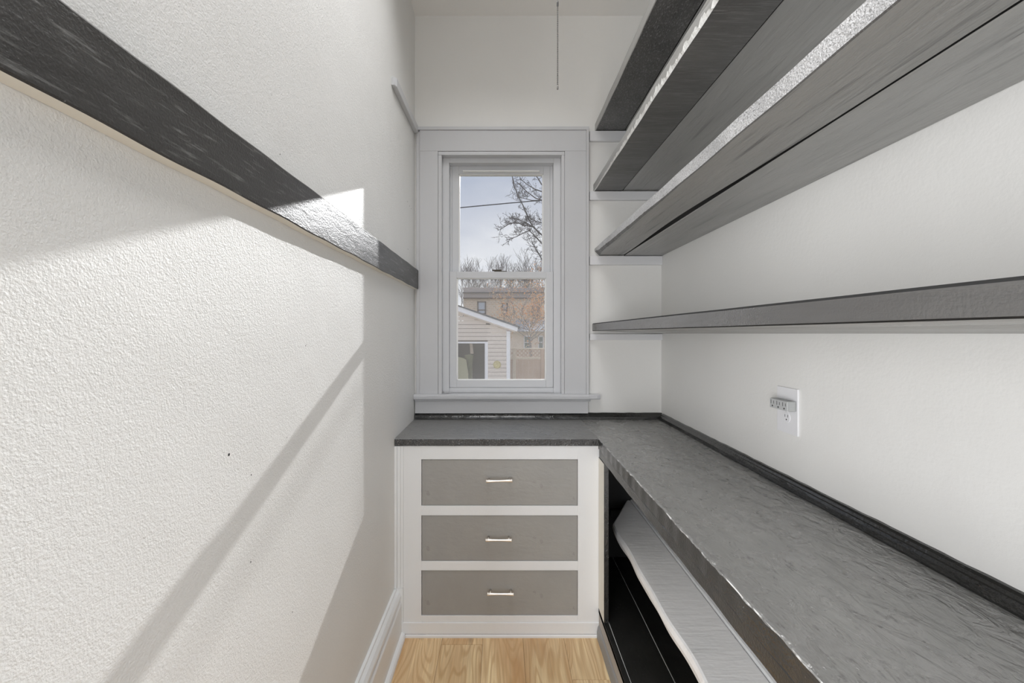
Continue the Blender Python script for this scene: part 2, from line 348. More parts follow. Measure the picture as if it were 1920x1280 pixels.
# ------------------------------------------------------------------ window
win = thing('window_1', (0, YB, ZC - 0.33), 'white double hung window with deep painted casing at the end of the pantry', 'window', kind='structure')
yc = 2.372
def zz(v, y=yc): return ZC + (V0 - v) * y / F
def xx(u, y=yc): return (u - U0) * y / F
zt, zb = zz(238), zz(739)
P = lambda *a, **k: attach(win, box(*a, **k))
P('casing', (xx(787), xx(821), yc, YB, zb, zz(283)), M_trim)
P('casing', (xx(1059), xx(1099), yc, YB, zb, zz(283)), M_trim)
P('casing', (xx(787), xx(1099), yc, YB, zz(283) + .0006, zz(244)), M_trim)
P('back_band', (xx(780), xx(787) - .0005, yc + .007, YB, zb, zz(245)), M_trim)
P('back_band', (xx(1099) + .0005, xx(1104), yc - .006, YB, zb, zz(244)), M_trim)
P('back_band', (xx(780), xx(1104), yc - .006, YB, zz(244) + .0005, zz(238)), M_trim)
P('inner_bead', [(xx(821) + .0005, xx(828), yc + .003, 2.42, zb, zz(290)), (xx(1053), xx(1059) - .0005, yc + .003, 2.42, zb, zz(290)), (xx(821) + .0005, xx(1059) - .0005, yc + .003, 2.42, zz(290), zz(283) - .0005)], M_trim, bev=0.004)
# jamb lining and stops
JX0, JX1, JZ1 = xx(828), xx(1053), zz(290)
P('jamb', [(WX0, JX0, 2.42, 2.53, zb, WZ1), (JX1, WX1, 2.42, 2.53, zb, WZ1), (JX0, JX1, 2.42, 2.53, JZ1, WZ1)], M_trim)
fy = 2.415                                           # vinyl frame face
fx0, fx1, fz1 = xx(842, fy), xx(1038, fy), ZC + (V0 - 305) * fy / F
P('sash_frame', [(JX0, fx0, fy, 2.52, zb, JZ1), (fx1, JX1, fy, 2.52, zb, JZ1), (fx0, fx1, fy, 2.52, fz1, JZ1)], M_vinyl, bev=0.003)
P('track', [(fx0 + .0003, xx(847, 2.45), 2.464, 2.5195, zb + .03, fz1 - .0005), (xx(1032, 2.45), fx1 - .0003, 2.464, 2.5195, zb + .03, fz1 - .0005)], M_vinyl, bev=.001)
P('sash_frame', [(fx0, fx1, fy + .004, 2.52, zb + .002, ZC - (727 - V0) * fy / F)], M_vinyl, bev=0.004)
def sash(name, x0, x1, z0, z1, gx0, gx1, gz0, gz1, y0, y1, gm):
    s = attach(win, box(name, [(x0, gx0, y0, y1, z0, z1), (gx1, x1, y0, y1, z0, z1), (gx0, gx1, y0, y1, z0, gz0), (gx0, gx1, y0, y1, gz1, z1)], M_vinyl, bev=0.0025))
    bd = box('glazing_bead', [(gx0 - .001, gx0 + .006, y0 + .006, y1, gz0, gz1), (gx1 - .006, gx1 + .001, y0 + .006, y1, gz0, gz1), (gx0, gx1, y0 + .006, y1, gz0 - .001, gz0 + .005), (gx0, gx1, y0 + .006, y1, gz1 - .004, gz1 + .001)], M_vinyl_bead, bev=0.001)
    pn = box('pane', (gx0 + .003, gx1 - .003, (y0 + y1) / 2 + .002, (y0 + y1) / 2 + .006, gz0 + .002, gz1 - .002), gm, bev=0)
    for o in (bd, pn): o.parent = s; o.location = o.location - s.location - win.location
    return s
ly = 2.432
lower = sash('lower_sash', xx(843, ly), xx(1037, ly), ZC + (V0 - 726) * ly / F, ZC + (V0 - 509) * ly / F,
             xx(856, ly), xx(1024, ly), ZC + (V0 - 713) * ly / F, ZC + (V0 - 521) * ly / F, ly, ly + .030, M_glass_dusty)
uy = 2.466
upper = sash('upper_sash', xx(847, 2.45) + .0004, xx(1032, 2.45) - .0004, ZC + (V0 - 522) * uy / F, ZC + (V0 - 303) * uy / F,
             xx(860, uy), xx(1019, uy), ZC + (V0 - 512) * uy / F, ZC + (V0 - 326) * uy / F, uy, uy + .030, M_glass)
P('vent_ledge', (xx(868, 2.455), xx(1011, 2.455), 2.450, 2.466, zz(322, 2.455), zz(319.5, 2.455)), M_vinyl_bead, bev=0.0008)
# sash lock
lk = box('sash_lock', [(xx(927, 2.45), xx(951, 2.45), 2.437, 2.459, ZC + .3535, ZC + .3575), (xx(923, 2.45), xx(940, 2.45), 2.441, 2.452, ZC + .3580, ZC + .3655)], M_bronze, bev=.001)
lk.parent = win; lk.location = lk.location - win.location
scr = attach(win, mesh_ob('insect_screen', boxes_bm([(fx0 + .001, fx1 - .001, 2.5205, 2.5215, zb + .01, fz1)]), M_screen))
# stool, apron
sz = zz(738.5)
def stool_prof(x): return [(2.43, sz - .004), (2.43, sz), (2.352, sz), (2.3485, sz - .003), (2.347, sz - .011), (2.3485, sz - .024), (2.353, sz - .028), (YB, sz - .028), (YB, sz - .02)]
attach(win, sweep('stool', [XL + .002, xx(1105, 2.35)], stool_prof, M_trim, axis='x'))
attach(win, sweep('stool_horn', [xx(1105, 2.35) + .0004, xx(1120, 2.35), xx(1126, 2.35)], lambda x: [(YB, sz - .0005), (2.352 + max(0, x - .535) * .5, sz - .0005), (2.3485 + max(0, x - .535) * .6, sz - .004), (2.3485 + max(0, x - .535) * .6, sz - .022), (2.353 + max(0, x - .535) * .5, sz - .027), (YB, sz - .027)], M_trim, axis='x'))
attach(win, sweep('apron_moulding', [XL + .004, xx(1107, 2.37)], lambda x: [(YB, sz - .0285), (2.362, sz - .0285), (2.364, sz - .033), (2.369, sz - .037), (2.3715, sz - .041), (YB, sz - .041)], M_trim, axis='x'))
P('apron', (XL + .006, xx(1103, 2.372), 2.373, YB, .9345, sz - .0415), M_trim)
# curl of loose white sealant at the left foot of the sash
crl = bmesh.new(); pts = [(-.329, .004), (-.325, .018), (-.321, .006), (-.313, .004), (-.305, .010), (-.297, .011), (-.289, .004)]
rows = [[crl.verts.new((x, y, sz + z * (1 if y < 2.39 else .6))) for x, z in pts] for y in (2.378, 2.392, 2.404)]
for a, b in zip(rows, rows[1:]):
    for i in range(len(pts) - 1): crl.faces.new((a[i], a[i + 1], b[i + 1], b[i]))
bmesh.ops.solidify(crl, geom=crl.faces[:], thickness=0.0012)
attach(win, mesh_ob('sealant_curl', crl, M_vinyl_bead))

# ------------------------------------------------------------------ counter
CT = ZC - 0.4783
cnt = thing('countertop', (0.66, 1.2, CT - .04), 'glossy black painted L-shaped countertop running under the window and right wall', 'countertop')
XE = 0.439
w1 = Wob(3, .0011, (9, 23, 51, 97)); w2 = Wob(4, .0009, (13, 37, 71, 130))
def counter_prof(y):
    x = XE + w1(y); z = CT + w2(y) * .7
    b = .0024 + abs(w2(y * 1.7)) * .9
    if y > 1.9375: x, z, b = XE, CT, .0001
    return [(XR, CT - .04), (XR, CT), (x + .05, CT), (x + b * 1.6, z + .0004), (x + b * .35, z - b * .3), (x, z - b * 1.3), (x, CT - .046), (x + .004, CT - .048), (x + .02, CT - .048)]
long_ys = frange(-0.6, 1.937, 240) + [1.938, 2.392]
ob = sweep('slab', long_ys, counter_prof, M_counter, cnt, faces_mat=lambda i: 2 if i == 4 else (1 if 5 <= i <= 7 else 0)); ob.data.materials.append(M_edge); ob.data.materials.append(M_worn_glint)
w3 = Wob(9, .0012, (11, 29, 60, 110))
def back_prof(x):
    y = 1.938 + w3(x) * .6; b = .003 + abs(w3(x * 1.3)) * .5
    return [(2.392, CT - .03), (2.392, CT + .0002), (y + .03, CT + .0002), (y + b * 1.5, CT - .0004), (y + b * .3, CT - b * .5), (y, CT - b * 1.3), (y, CT - .031), (y + .003, CT - .033), (y + .02, CT - .033)]
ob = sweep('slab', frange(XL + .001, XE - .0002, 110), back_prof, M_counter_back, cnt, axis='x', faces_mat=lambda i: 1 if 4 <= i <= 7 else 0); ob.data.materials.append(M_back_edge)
w5 = Wob(12, .0007, (5, 17, 41))
ob = sweep('fascia', frange(-0.6, 1.936, 90), lambda y: rect(XE + .0025 + w5(y) * .6, XE + .021, CT - .0835 + w5(y + 3), CT - .0485, .002), M_edge, cnt)
# quarter round against the walls
wq = Wob(21, .0005, (7, 19, 47, 90))
def qr(t, base, sgn, h=.034, d=.025):
    j = wq(t)
    pts = [(0, 0), (d + j, 0), (d + j, .004), (d * .90 + j, h * .42), (d * .72, h * .60), (d * .62, h * .66), (d * .50, h * .84), (d * .30, h * .97 + j * .6), (0.0, h + j)]
    return [(base + sgn * a, CT + .0003 + z) for a, z in pts]
sweep('quarter_round', frange(-0.6, 2.366, 150), lambda y: qr(y, XR, -1), M_quarter, cnt, smooth=False)
sweep('quarter_round', frange(XE + .045, XR, 50), lambda x: qr(x + 5, 2.396, -1, .034, .024), M_quarter, cnt, axis='x')
sweep('quarter_round', frange(XL + .002, XE + .044, 90), lambda x: qr(x + 9, 2.391, -1, .031, .022), M_quarter, cnt, axis='x')

# ------------------------------------------------------------------ drawer cabinet
CY = 1.942
def cx(u): return (u - U0) * CY / F
def cz(v): return ZC + (V0 - v) * CY / F
cab = thing('drawer_cabinet', (0, CY, 0), 'white painted cabinet with three grey drawers under the window counter', 'cabinet')
x0, x1 = XL + .040, cx(1124)
ztop = CT - .0335
fr = [(x0, cx(790), CY, CY + .02, .012, ztop), (cx(1083.5), x1, CY, CY + .02, .012, ztop)]
zs = [(861, 948), (966, 1052), (1069, 1154)]
rails = [ztop] + [cz(v) for p in zs for v in p] + [cz(1166)]
for i in range(0, 8, 2): fr.append((cx(790), cx(1083.5), CY, CY + .02, rails[i + 1], rails[i]))
box('face_frame', fr, M_cab, cab, bev=0.0008)
box('bottom_rail', (x0 - .012, x1 - .001, CY - .004, CY + .02, .014, cz(1166) - .0006), M_cab, cab, bev=0.003)
sweep('shoe_moulding', [XL + .052, x1 - .003], lambda x: [(CY - .0045, 0), (CY - .010, 0), (CY - .0105, .008), (CY - .009, .013), (CY - .0045, .0138)], M_cab, cab, axis='x')
box('scribe_strip', [(XL + .0005, XL + .012, CY - .008, CY + .02, .222, ztop), (XL + .0125, XL + .0275, CY - .003, CY + .02, .222, ztop), (XL + .028, x0 - .0005, CY - .0015, CY + .02, .222, ztop), (XL + .002, x0 - .0005, CY - .0035, CY + .02, .014, .2215)], M_cab, cab, bev=0.0015)
box('cabinet_body', [(XL + .002, x1 - .002, CY + .3, CY + .31, .02, ztop), (x0, x0 + .012, CY + .02, CY + .3, .02, ztop), (x1 - .014, x1 - .002, CY + .02, CY + .3, .02, ztop)], M_dark_gap, cab, bev=0)
for i, (va, vb) in enumerate(zs):
    xa, xb = cx(790) + .0022, cx(1083.5) - .0016
    d = attach(cab, box('drawer', (xa, xb, CY + .0035, CY + .021, cz(vb) + .0016, cz(va) - .0026), M_drawer, bev=0.001))
    hu, hv, tilt = ((936, 901.5, .012), (935, 1012.5, -.004), (938.5, 1113.5, -.004))[i]
    hy = CY - .026
    hx = (hu - U0) * hy / F; hz = ZC + (V0 - hv) * hy / F; L2 = .0605
    prof = [(0, .006), (.012, .0075), (.03, .0078), (.045, .0073), (.11, .0065), (.30, .0049), (.5, .0043), (.70, .0049), (.89, .0065), (.955, .0073), (.97, .0078), (.988, .0075), (1, .006)]
    dz = tilt * L2 * 2
    bms = [cyl_bm((hx - L2, hy, hz - dz), (hx + L2, hy, hz + dz), 0, seg=16, rings=prof)]
    for s in (-1, 1): bms.append(cyl_bm((hx + s * .046, hy + .004, hz + s * dz * .75), (hx + s * .046, CY + .0035, hz + s * dz * .75 + .001), .0042, .0048, 12))
    h = mesh_ob('handle', join_bm(bms), M_nickel, origin=(hx, hy, hz), smooth=True)
    h.parent = d; h.location = h.location - d.location - cab.location

# ------------------------------------------------------------------ open base cabinet below the long counter
bc = thing('base_cabinet', (0.66, 0.9, 0), 'long open base cabinet with black interior below the right counter', 'cabinet')
DZ = ZC - 1.249; SZ_ = ZC - .93
sweep('face_stile', [1.839, 1.8395, CY - .001], lambda y: rect(XE + .001, XE + .021, DZ + .0006, CT - .084, .001), M_black if False else M_edge, bc, faces_mat=lambda i: 1 if i == 0 else 0).data.materials.append(M_cream)
w6 = Wob(31, .0007, (7, 19, 43))
box('front_panel', (XE + .001, XE + .020, -0.6, 1.938, .0, DZ - .001), M_primer, bc, bev=.002)
sweep('shoe_moulding', frange(-0.6, 1.930, 30), lambda y: [(XE + .0005, 0), (XE - .008 + w6(y), 0), (XE - .008 + w6(y), .030), (XE - .005, .052), (XE + .0005, .062)], M_shoe, bc)
w7 = Wob(33, .0006, (5, 13, 31))
for a, b in ((XE + .001, XE + .0225), (XE + .0245, .6185), (.6215, .78), (.7815, XR - .012)):
    sweep('deck_board', frange(-0.6, 2.384, 24), lambda y: rect(a + (w7(y) * .5 if a > .45 else 0), b + w7(y + 2) * .5, DZ - .02, DZ, .001), M_deck, bc)
box('joint_filler', (XE + .02, .64, -0.6, 2.384, DZ - .02, DZ - .0025), M_lower, bc, bev=0)
box('rear_panel', (XR - .010, XR - .001, -0.6, 2.395, 0.001, SZ_ - .05), M_black, bc, bev=0)
box('bounce_liner', (XR - .010, XR - .001, -0.6, 2.385, SZ_ - .0495, CT - .0485), M_cab, bc, bev=0)  # white panel added to bounce light onto the plank shelf
box('end_panel', (XE + .025, XR - .0105, 2.386, 2.395, 0.001, CT - .0485), M_black, bc, bev=0)
box('side_panel', (XE + .0215, XE + .0245, CY + .001, 2.385, DZ + .001, CT - .0485), M_black, bc, bev=0)

# white plank shelf inside it
SZ = ZC - .93
ls = thing('lower_shelf', (0.7, 0.9, SZ - .045), 'brushed white plank shelf with wavy front edge below the black counter', 'shelf')
wv = Wob(41, .0032, (6, 11, 19)); wv2 = Wob(42, .004, (9, 17, 29))
def low_prof(y):
    c = max(0.0, (y - 2.09) / .29) * .155
    x = .541 + wv(y) * (1 if y < 2.1 else .3) + c
    return [(x + .006, SZ - .047 + wv2(y) * .6), (x - .002, SZ - .022), (x + .001, SZ - .004), (x + .007, SZ), (.7125, SZ), (.7125, SZ - .04)]
sweep('board', frange(-0.6, 2.06, 110) + frange(2.09, 2.38, 10), low_prof, M_lower, ls)
sweep('board', frange(-0.6, 2.38, 4), lambda y: rect(.7165, .884, SZ - .04, SZ + .005, .004), M_cab, ls)
for y in (-0.1, 0.9, 1.7, 2.355):                   # bearers that carry the planks
    box('bearer', (.60, .8845, y, y + .025, SZ - .085, SZ - .0475), M_black, ls, bev=.001)

# ------------------------------------------------------------------ wall shelves on the right
def shelf(name, label, boards, bev_at_end=False, xmax=XR - .0005, tilt=0.0, edge_mat=None, jag=0.0, seed=0):
    x0 = boards[0][0]; z0 = boards[0][2]
    s = thing(name, ((x0 + xmax) / 2, .9, z0), label, 'shelf', 'black painted plank shelves on the right wall')
    for bi, (xa, xb, zb_, zt_, m, gapw) in enumerate(boards):
        wa = Wob(seed * 10 + bi, .0009, (4, 9, 21)); wb = Wob(seed * 10 + bi + 5, .0012, (3, 7)); wj = Wob(seed + 77, 1, (31, 67, 121, 190))
        def prof(y, xa=xa, xb=xb, zb_=zb_, zt_=zt_, bi=bi, gapw=gapw):
            xl = xa + (wa(y) if bi == 0 else 0); xr = xb
            if gapw: xr = xb - gapw * math.exp(-((y - 1.62) / .45) ** 2)
            t0 = tilt * (xl - x0); t1 = tilt * (xr - x0)
            c1 = .0045 if seed == 4 and bi == 0 else .0025; c2 = .0025
            if bi == 0 and bev_at_end:
                k = min(1, max(0, (y - 1.15) / 1.2)); c2 = .0025 + .010 * k + .004 * abs(wj(y)) * k * .4
                if y > 2.30: c2 += (y - 2.30) / .095 * .012
            c2 = min(c2, .03); cv = c2
            if bi == 0 and jag: c2 = .0045; cv = .003 + min(1, max(.0, (2.28 - y) * 1.4)) * (.011 + .006 * math.tanh(wj(y) * 1.2) + .003 * wj(y * 2.3))
            if bi == 0 and jag: cv = max(.003, min(.030, cv))
            return [(xl, zb_ + cv - t0), (xl, zt_ - c1 - t0), (xl + c1, zt_ - t0), (xr - .002, zt_ - t1), (xr, zt_ - .002 - t1), (xr, zb_ + .002 - t1), (xr - .002, zb_ - t1), (xl + c2, zb_ - t0)]
        o = sweep('board', frange(-0.35, 2.396, 320 if bi == 0 else 60), prof, m, s,
                  faces_mat=(lambda i: 1 if i in (0,) else (2 if i == 7 else (3 if i == 1 and len(edge_mat) > 2 else 0))) if bi == 0 and edge_mat else (lambda i: 1 if i in (0, 1) else 0))
        if bi: o.data.materials.append(M_black)  # shade of the gap between boards painted on the inner face
        if bi == 0 and edge_mat:
            for mm in edge_mat: o.data.materials.append(mm)
    return s
shelf('wall_shelf', 'topmost black plank shelf on the right wall with glint-speckled underside', [(.5235, .6845, ZC + 1.131, ZC + 1.175, M_shelf_d, 0), (.690, XR - .0005, ZC + 1.133, ZC + 1.175, M_shelf_c, 0)], edge_mat=(M_shelf_c, M_shelf_c), seed=1)
shelf('wall_shelf', 'second plank shelf from the top on the right wall with chipped bright edge', [(.513, .6715, ZC + .7945, ZC + .8375, M_shelf_b, 0), (.6765, XR - .0005, ZC + .797, ZC + .8375, M_shelf_c, 0)], edge_mat=(M_shelf_c, M_chip_lit), jag=.020, seed=2)
shelf('wall_shelf', 'third plank shelf from the top with shiny rough front edge and dark gap', [(.521, .681, ZC + .4365, ZC + .4775, M_shelf_a, .022), (.6845, XR - .0005, ZC + .434, ZC + .4775, M_shelf_c, 0)], bev_at_end=True, edge_mat=(M_face_edge, M_shelf_b), seed=3)
shelf('wall_shelf', 'lowest plank shelf on the right wall at eye level above the outlet', [(.506, .695, ZC + .0145, ZC + .0565, M_shelf_a, 0), (.6975, XR - .0005, ZC + .0145, ZC + .0565, M_shelf_c, 0)], edge_mat=(M_s4, M_black, M_black), tilt=.038, seed=4)
cl = ['top', 'second', 'third', 'fourth']
for i, (za, zb_) in enumerate(((1.1285, 1.073), (.792, .744), (.4315, .383), (-.003, -.037))):
    c = box('shelf_cleat', (.4905, XR - .001, 2.376, YB - .0005, ZC + zb_, ZC + za), M_cleat, bev=.002)
    tag(c, 'short white cleat on the end wall under the %s black shelf' % ('topmost', 'second highest', 'third highest', 'lowest')[i], 'cleat', 'white cleats under the shelf ends')

# ------------------------------------------------------------------ left wall rail and upper cleat
XF = -.464
wr = Wob(51, .0009, (4, 10, 24))
rail = thing('wall_rail', (XL, .9, ZC + .24), 'long black painted board rail along the left wall with cream underside', 'rail')
o = sweep('board', frange(0.10, 2.3705, 120), lambda y: [(XL + .0003, ZC + .2445 + wr(y + 4) * .6), (XL + .0003, ZC + .352), (XF - .002, ZC + .352 + wr(y) * .7), (XF, ZC + .349 + wr(y) * .7), (XF, ZC + .247 + wr(y + 4)), (XF - .002, ZC + .2445 + wr(y + 4))], M_rail, rail, faces_mat=lambda i: 1 if i in (5,) else 0)
o.data.materials.append(M_cream)
uc = sweep('upper_cleat', [1.885, 1.90, 2.37], lambda y: rect(XL + .0003, XL + (.0215 if y > 1.89 else .012), ZC + 1.096 + (.003 if y < 1.89 else 0) + (y - 1.9) * .036, ZC + 1.138 - (.004 if y < 1.89 else 0) + (y - 1.9) * .036, .002), M_trim)
tag(uc, 'short white cleat high on the left wall beside the window casing', 'cleat')

# ------------------------------------------------------------------ outlet and adapter on the right wall
ol = thing('outlet', (XR, 1.333, 1.138), 'white duplex outlet plate on the right wall above the counter', 'outlet')
box('plate', (XR - .0055, XR - .0002, 1.285, 1.381, 1.068, 1.210), M_plate, ol, bev=.0028)
for zc_ in (1.117, 1.159):
    r = mesh_ob('receptacle', cyl_bm((XR - .0072, 1.333, zc_), (XR - .005, 1.333, zc_), 0, seg=24, rings=[(0, .0155), (.5, .0168), (1, .0168)]), M_plate, origin=(XR, 1.333, zc_))
    attach(ol, r)
    sl = boxes_bm([(XR - .0076, XR - .0070, 1.333 + s * .0063 - .0009, 1.333 + s * .0063 + .0009, zc_ + .001, zc_ + .009) for s in (-1, 1)])
    g = cyl_bm((XR - .0076, 1.333, zc_ - .0065), (XR - .0070, 1.333, zc_ - .0065), .0024, seg=10)
    so = mesh_ob('slot', join_bm([sl, g]), M_slot, origin=(XR - .0073, 1.333, zc_)); so.parent = r; so.location = so.location - r.location - ol.location
attach(ol, mesh_ob('screw', cyl_bm((XR - .0072, 1.333, 1.138), (XR - .005, 1.333, 1.138), .003, seg=12), M_plate, origin=(XR - .006, 1.333, 1.138)))
ad = thing('outlet_adapter', (XR - .0076, 1.331, 1.157), 'grey three-way plug adapter plugged into the top of the white outlet', 'adapter')
ax0, ax1, ay0, ay1, az0, az1 = .8605, XR - .0078, 1.287, 1.371, 1.1425, 1.1735
box('body', (ax0 + .003, ax1, ay0, ay1, az0, az1), M_grey_plastic, ad, bev=.003)
box('face', (ax0, ax0 + .0035, ay0 + .001, ay1 - .001, az0 + .001, az1 - .001), M_grey_face, ad, bev=.001)
box('rib', [(ax0 + .006, ax1 - .005, ay0 - .0005, ay0 + .001, z, z + .0014) for z in frange(az0 + .004, az1 - .006, 6)] + [(x, x + .001, ay0 + .006, ay1 - .006, az1 - .001, az1 + .0004) for x in frange(ax0 + .006, ax1 - .006, 5)], M_grey_face, ad, bev=0)
for yk in (1.301, 1.329, 1.357):
    sl = boxes_bm([(ax0 - .0004, ax0 + .0004, yk - .0072, yk - .0056, 1.1575, 1.1665), (ax0 - .0004, ax0 + .0004, yk + .0056, yk + .0072, 1.1565, 1.1685)])
    g = cyl_bm((ax0 - .0004, yk, 1.150), (ax0 + .0004, yk, 1.150), .0027, seg=10)
    attach(ad, mesh_ob('slot', join_bm([sl, g]), M_slot, origin=(ax0, yk, 1.158)))

# ------------------------------------------------------------------ ceiling lamp (above the frame) and its pull chain
LX, LY = .156, 1.2
lamp = thing('ceiling_lamp', (LX, LY, ZT), 'white porcelain lampholder with a bare bulb on the ceiling', 'lamp')
attach(lamp, mesh_ob('lampholder', cyl_bm((LX, LY, ZT - .0005), (LX, LY, ZT - .075), 0, seg=28, rings=[(0, .058), (.2, .060), (.45, .045), (.7, .030), (1, .026)]), M_plate, origin=(LX, LY, ZT), smooth=True))
attach(lamp, mesh_ob('bulb', cyl_bm((LX, LY, ZT - .0755), (LX, LY, ZT - .185), 0, seg=24, rings=[(0, .013), (.2, .014), (.45, .024), (.65, .030), (.82, .027), (.94, .016), (1, .003)]), plain('frosted bulb', (.9, .9, .88), .4), origin=(LX, LY, ZT - .1), smooth=True))
CHX, CHY = LX + .042, LY - .0
kx = at(1045.5, 167, 1.2)
chx = kx[0]
ch = thing('pull_chain', (chx, 1.2, kx[1]), 'beaded steel pull chain hanging from above in front of the end wall', 'chain')
bms = []; z = kx[1] + .008; ztop_c = ZT - .040
bead = bmesh.new()
verts = []; faces = []
n = 0
while z < ztop_c:
    base = len(verts); R = .0021
    verts += [(0, 0, z - R), (0, 0, z + R)] + [(R * math.cos(a * math.pi / 3), R * math.sin(a * math.pi / 3), z + s * R * .5) for s in (-1, 1) for a in range(6)]
    for a in range(6):
        b2 = (a + 1) % 6
        faces += [(base, base + 2 + b2, base + 2 + a), (base + 2 + a, base + 2 + b2, base + 8 + b2, base + 8 + a), (base + 1, base + 8 + a, base + 8 + b2)]
    z += .0052
base = len(verts); r = .0007
verts += [(r * math.cos(a * 2.094), r * math.sin(a * 2.094), q) for q in (kx[1] + .005, ztop_c) for a in range(3)]
faces += [(base + a, base + (a + 1) % 3, base + 3 + (a + 1) % 3, base + 3 + a) for a in range(3)]
me = bpy.data.meshes.new('beads'); me.from_pydata([(x, y, q - kx[1]) for x, y, q in verts], [], faces)
bo = link('beads', me, M_chain, ch); bo['kind'] = 'stuff'
bo.location = (0, 0, 0)
attach(ch, mesh_ob('end_bell', cyl_bm((chx, 1.2, kx[1] - .0005), (chx, 1.2, kx[1] + .011), 0, seg=12, rings=[(0, .0024), (.3, .0026), (.7, .0022), (1, .0014)]), M_chain, origin=(chx, 1.2, kx[1])))
zj = at(1045, 8, 1.2)[1]
attach(ch, mesh_ob('coupling', cyl_bm((chx, 1.2, zj - .009), (chx, 1.2, zj + .009), 0, seg=12, rings=[(0, .0012), (.25, .0028), (.75, .0028), (1, .0012)]), plain('dark steel', (.06, .06, .06), .4), origin=(chx, 1.2, zj)))
attach(ch, mesh_ob('chain_arm', cyl_bm((LX, LY, ZT - .040), (chx, 1.2 - .034, ZT - .040), .003, seg=8), M_chain, origin=(LX, LY, ZT - .04)))
for c_ in ch.children:
    pass

# ================================================================== outside
GZ = -0.9
M_ground = wall_paint('winter grass', (0.22, 0.20, 0.12), [(3, 3, .02)], .9)
tag(mesh_ob('ground', boxes_bm([(-40, 40, 2.7, 90, GZ - .1, GZ)]), M_ground), 'dull winter lawn outside the window', 'ground', kind='structure')
GY = 10.0
def gx(u): return (u - U0) * GY / F
def gz(v): return ZC + (V0 - v) * GY / F
M_siding = wall_paint('tan lap siding', (0.78, 0.68, 0.605), [(30, 2, .001)], .6)
M_white_out = plain('white exterior trim', (0.95, 0.94, 0.98), .5)
M_roof = plain('dark shingles', (0.10, 0.10, 0.11), .9)
gar = thing('garage', (gx(860), GY, GZ), 'tan lap-sided garage with white rake board beyond the window', 'garage')
GP = lambda *a, **k: attach(gar, box(*a, **k))
def raketop(u): return 574.2 + (u - 861.4) * (612 - 574.2) / (970.8 - 861.4)
ox1 = gx(909); otop = gz(643.5); xr_ = gx(950)
xpk = gx(700)
# siding boards, each its own piece, cut under the rake and around the doorway
step = 7.4 * GY / F
zlev = gz(756)
def rake_x(z):                                        # x where the wall meets the underside of the rake at height z
    v = V0 - (z - ZC) * F / GY
    return gx(861.4 + (v - 10 - 574.2) / ((612 - 574.2) / (970.8 - 861.4)))
while zlev < gz(560):
    z0, z1 = zlev, zlev + step * .90
    segs = []
    xe = min(xr_, rake_x(z1))
    if z0 < otop - .01: segs.append((ox1 + .07, xe)); segs.append((xpk, gx(800)))
    else: segs.append((xpk, xe))
    for a, b in segs:
        if b - a < .03: continue
        bm = bmesh.new()
        vs = [bm.verts.new(p) for p in ((a, GY - .014, z0), (b, GY - .014, z0), (b, GY - .004, z1), (a, GY - .004, z1), (a, GY + .01, z0), (b, GY + .01, z0), (b, GY + .01, z1), (a, GY + .01, z1))]
        for f in ((0, 1, 2, 3), (4, 7, 6, 5), (0, 4, 5, 1), (3, 2, 6, 7), (0, 3, 7, 4), (1, 5, 6, 2)): bm.faces.new([vs[i] for i in f])
        attach(gar, mesh_ob('siding_board', bm, M_siding, origin=(a, GY, z0)))
    zlev += step
M_garage_in = plain('dim garage interior', (0.24, 0.22, 0.19), .9)
M_lap_shade = plain('dark lap shadow backing', (.22, .18, .15), .9)  # dark backing paints the shadow lines between the siding laps
GP('garage_wall', [(ox1 + .02, xr_, GY + .012, GY + .1, GZ, gz(625)), (xpk, ox1 + .02, GY + .012, GY + .1, otop, gz(618)), (xpk, gx(800), GY + .012, GY + .1, GZ, otop), (xr_ - .1, xr_, GY + .1, GY + 3.6, GZ, gz(625)), (xpk, xpk + .1, GY + .1, GY + 3.6, GZ, gz(600))], M_lap_shade, bev=0)
GP('garage_interior', [(gx(800), ox1 + .05, GY + 3.0, GY + 3.1, GZ, gz(600)), (xpk, ox1 + 1.0, GY + .2, GY + 3.0, GZ, GZ + .05)], M_garage_in, bev=0)
GP('corner_board', (gx(949.7), gx(956.6), GY - .022, GY + .08, GZ, gz(621)), M_white_out, bev=.003)
GP('door_casing', [(ox1, ox1 + .072, GY - .022, GY + .05, GZ, gz(640.5)), (gx(798), ox1, GY - .022, GY + .05, otop, gz(640.5))], M_white_out, bev=.003)
bm = bmesh.new()
ra, rb = 640, 970.8
def quad_prism(bm, pts, y0, y1):
    a = [bm.verts.new((x, y0, z)) for x, z in pts]; b = [bm.verts.new((x, y1, z)) for x, z in pts]
    n = len(pts); bm.faces.new(a); bm.faces.new(b[::-1])
    for i in range(n): bm.faces.new((a[i], b[i], b[(i + 1) % n], a[(i + 1) % n]))
quad_prism(bm, [(gx(ra), gz(raketop(ra))), (gx(970.8), gz(612)), (gx(969.6), gz(621.5)), (gx(ra), gz(raketop(ra) + 10.2))], GY - .14, GY - .10)
attach(gar, mesh_ob('rake_board', bm, M_white_out))
bm = bmesh.new()
quad_prism(bm, [(gx(ra), gz(raketop(ra) - 1.6)), (gx(974), gz(612.5 - .8)), (gx(974), gz(615)), (gx(ra), gz(raketop(ra)))], GY - .16, GY + 3.7)
attach(gar, mesh_ob('roof', bm, M_roof))
bm = bmesh.new()
quad_prism(bm, [(gx(ra), gz(raketop(ra) + 9)), (gx(968), gz(620)), (gx(966), gz(623)), (gx(ra), gz(raketop(ra) + 12))], GY - .10, GY + .1)
attach(gar, mesh_ob('soffit', bm, M_siding))
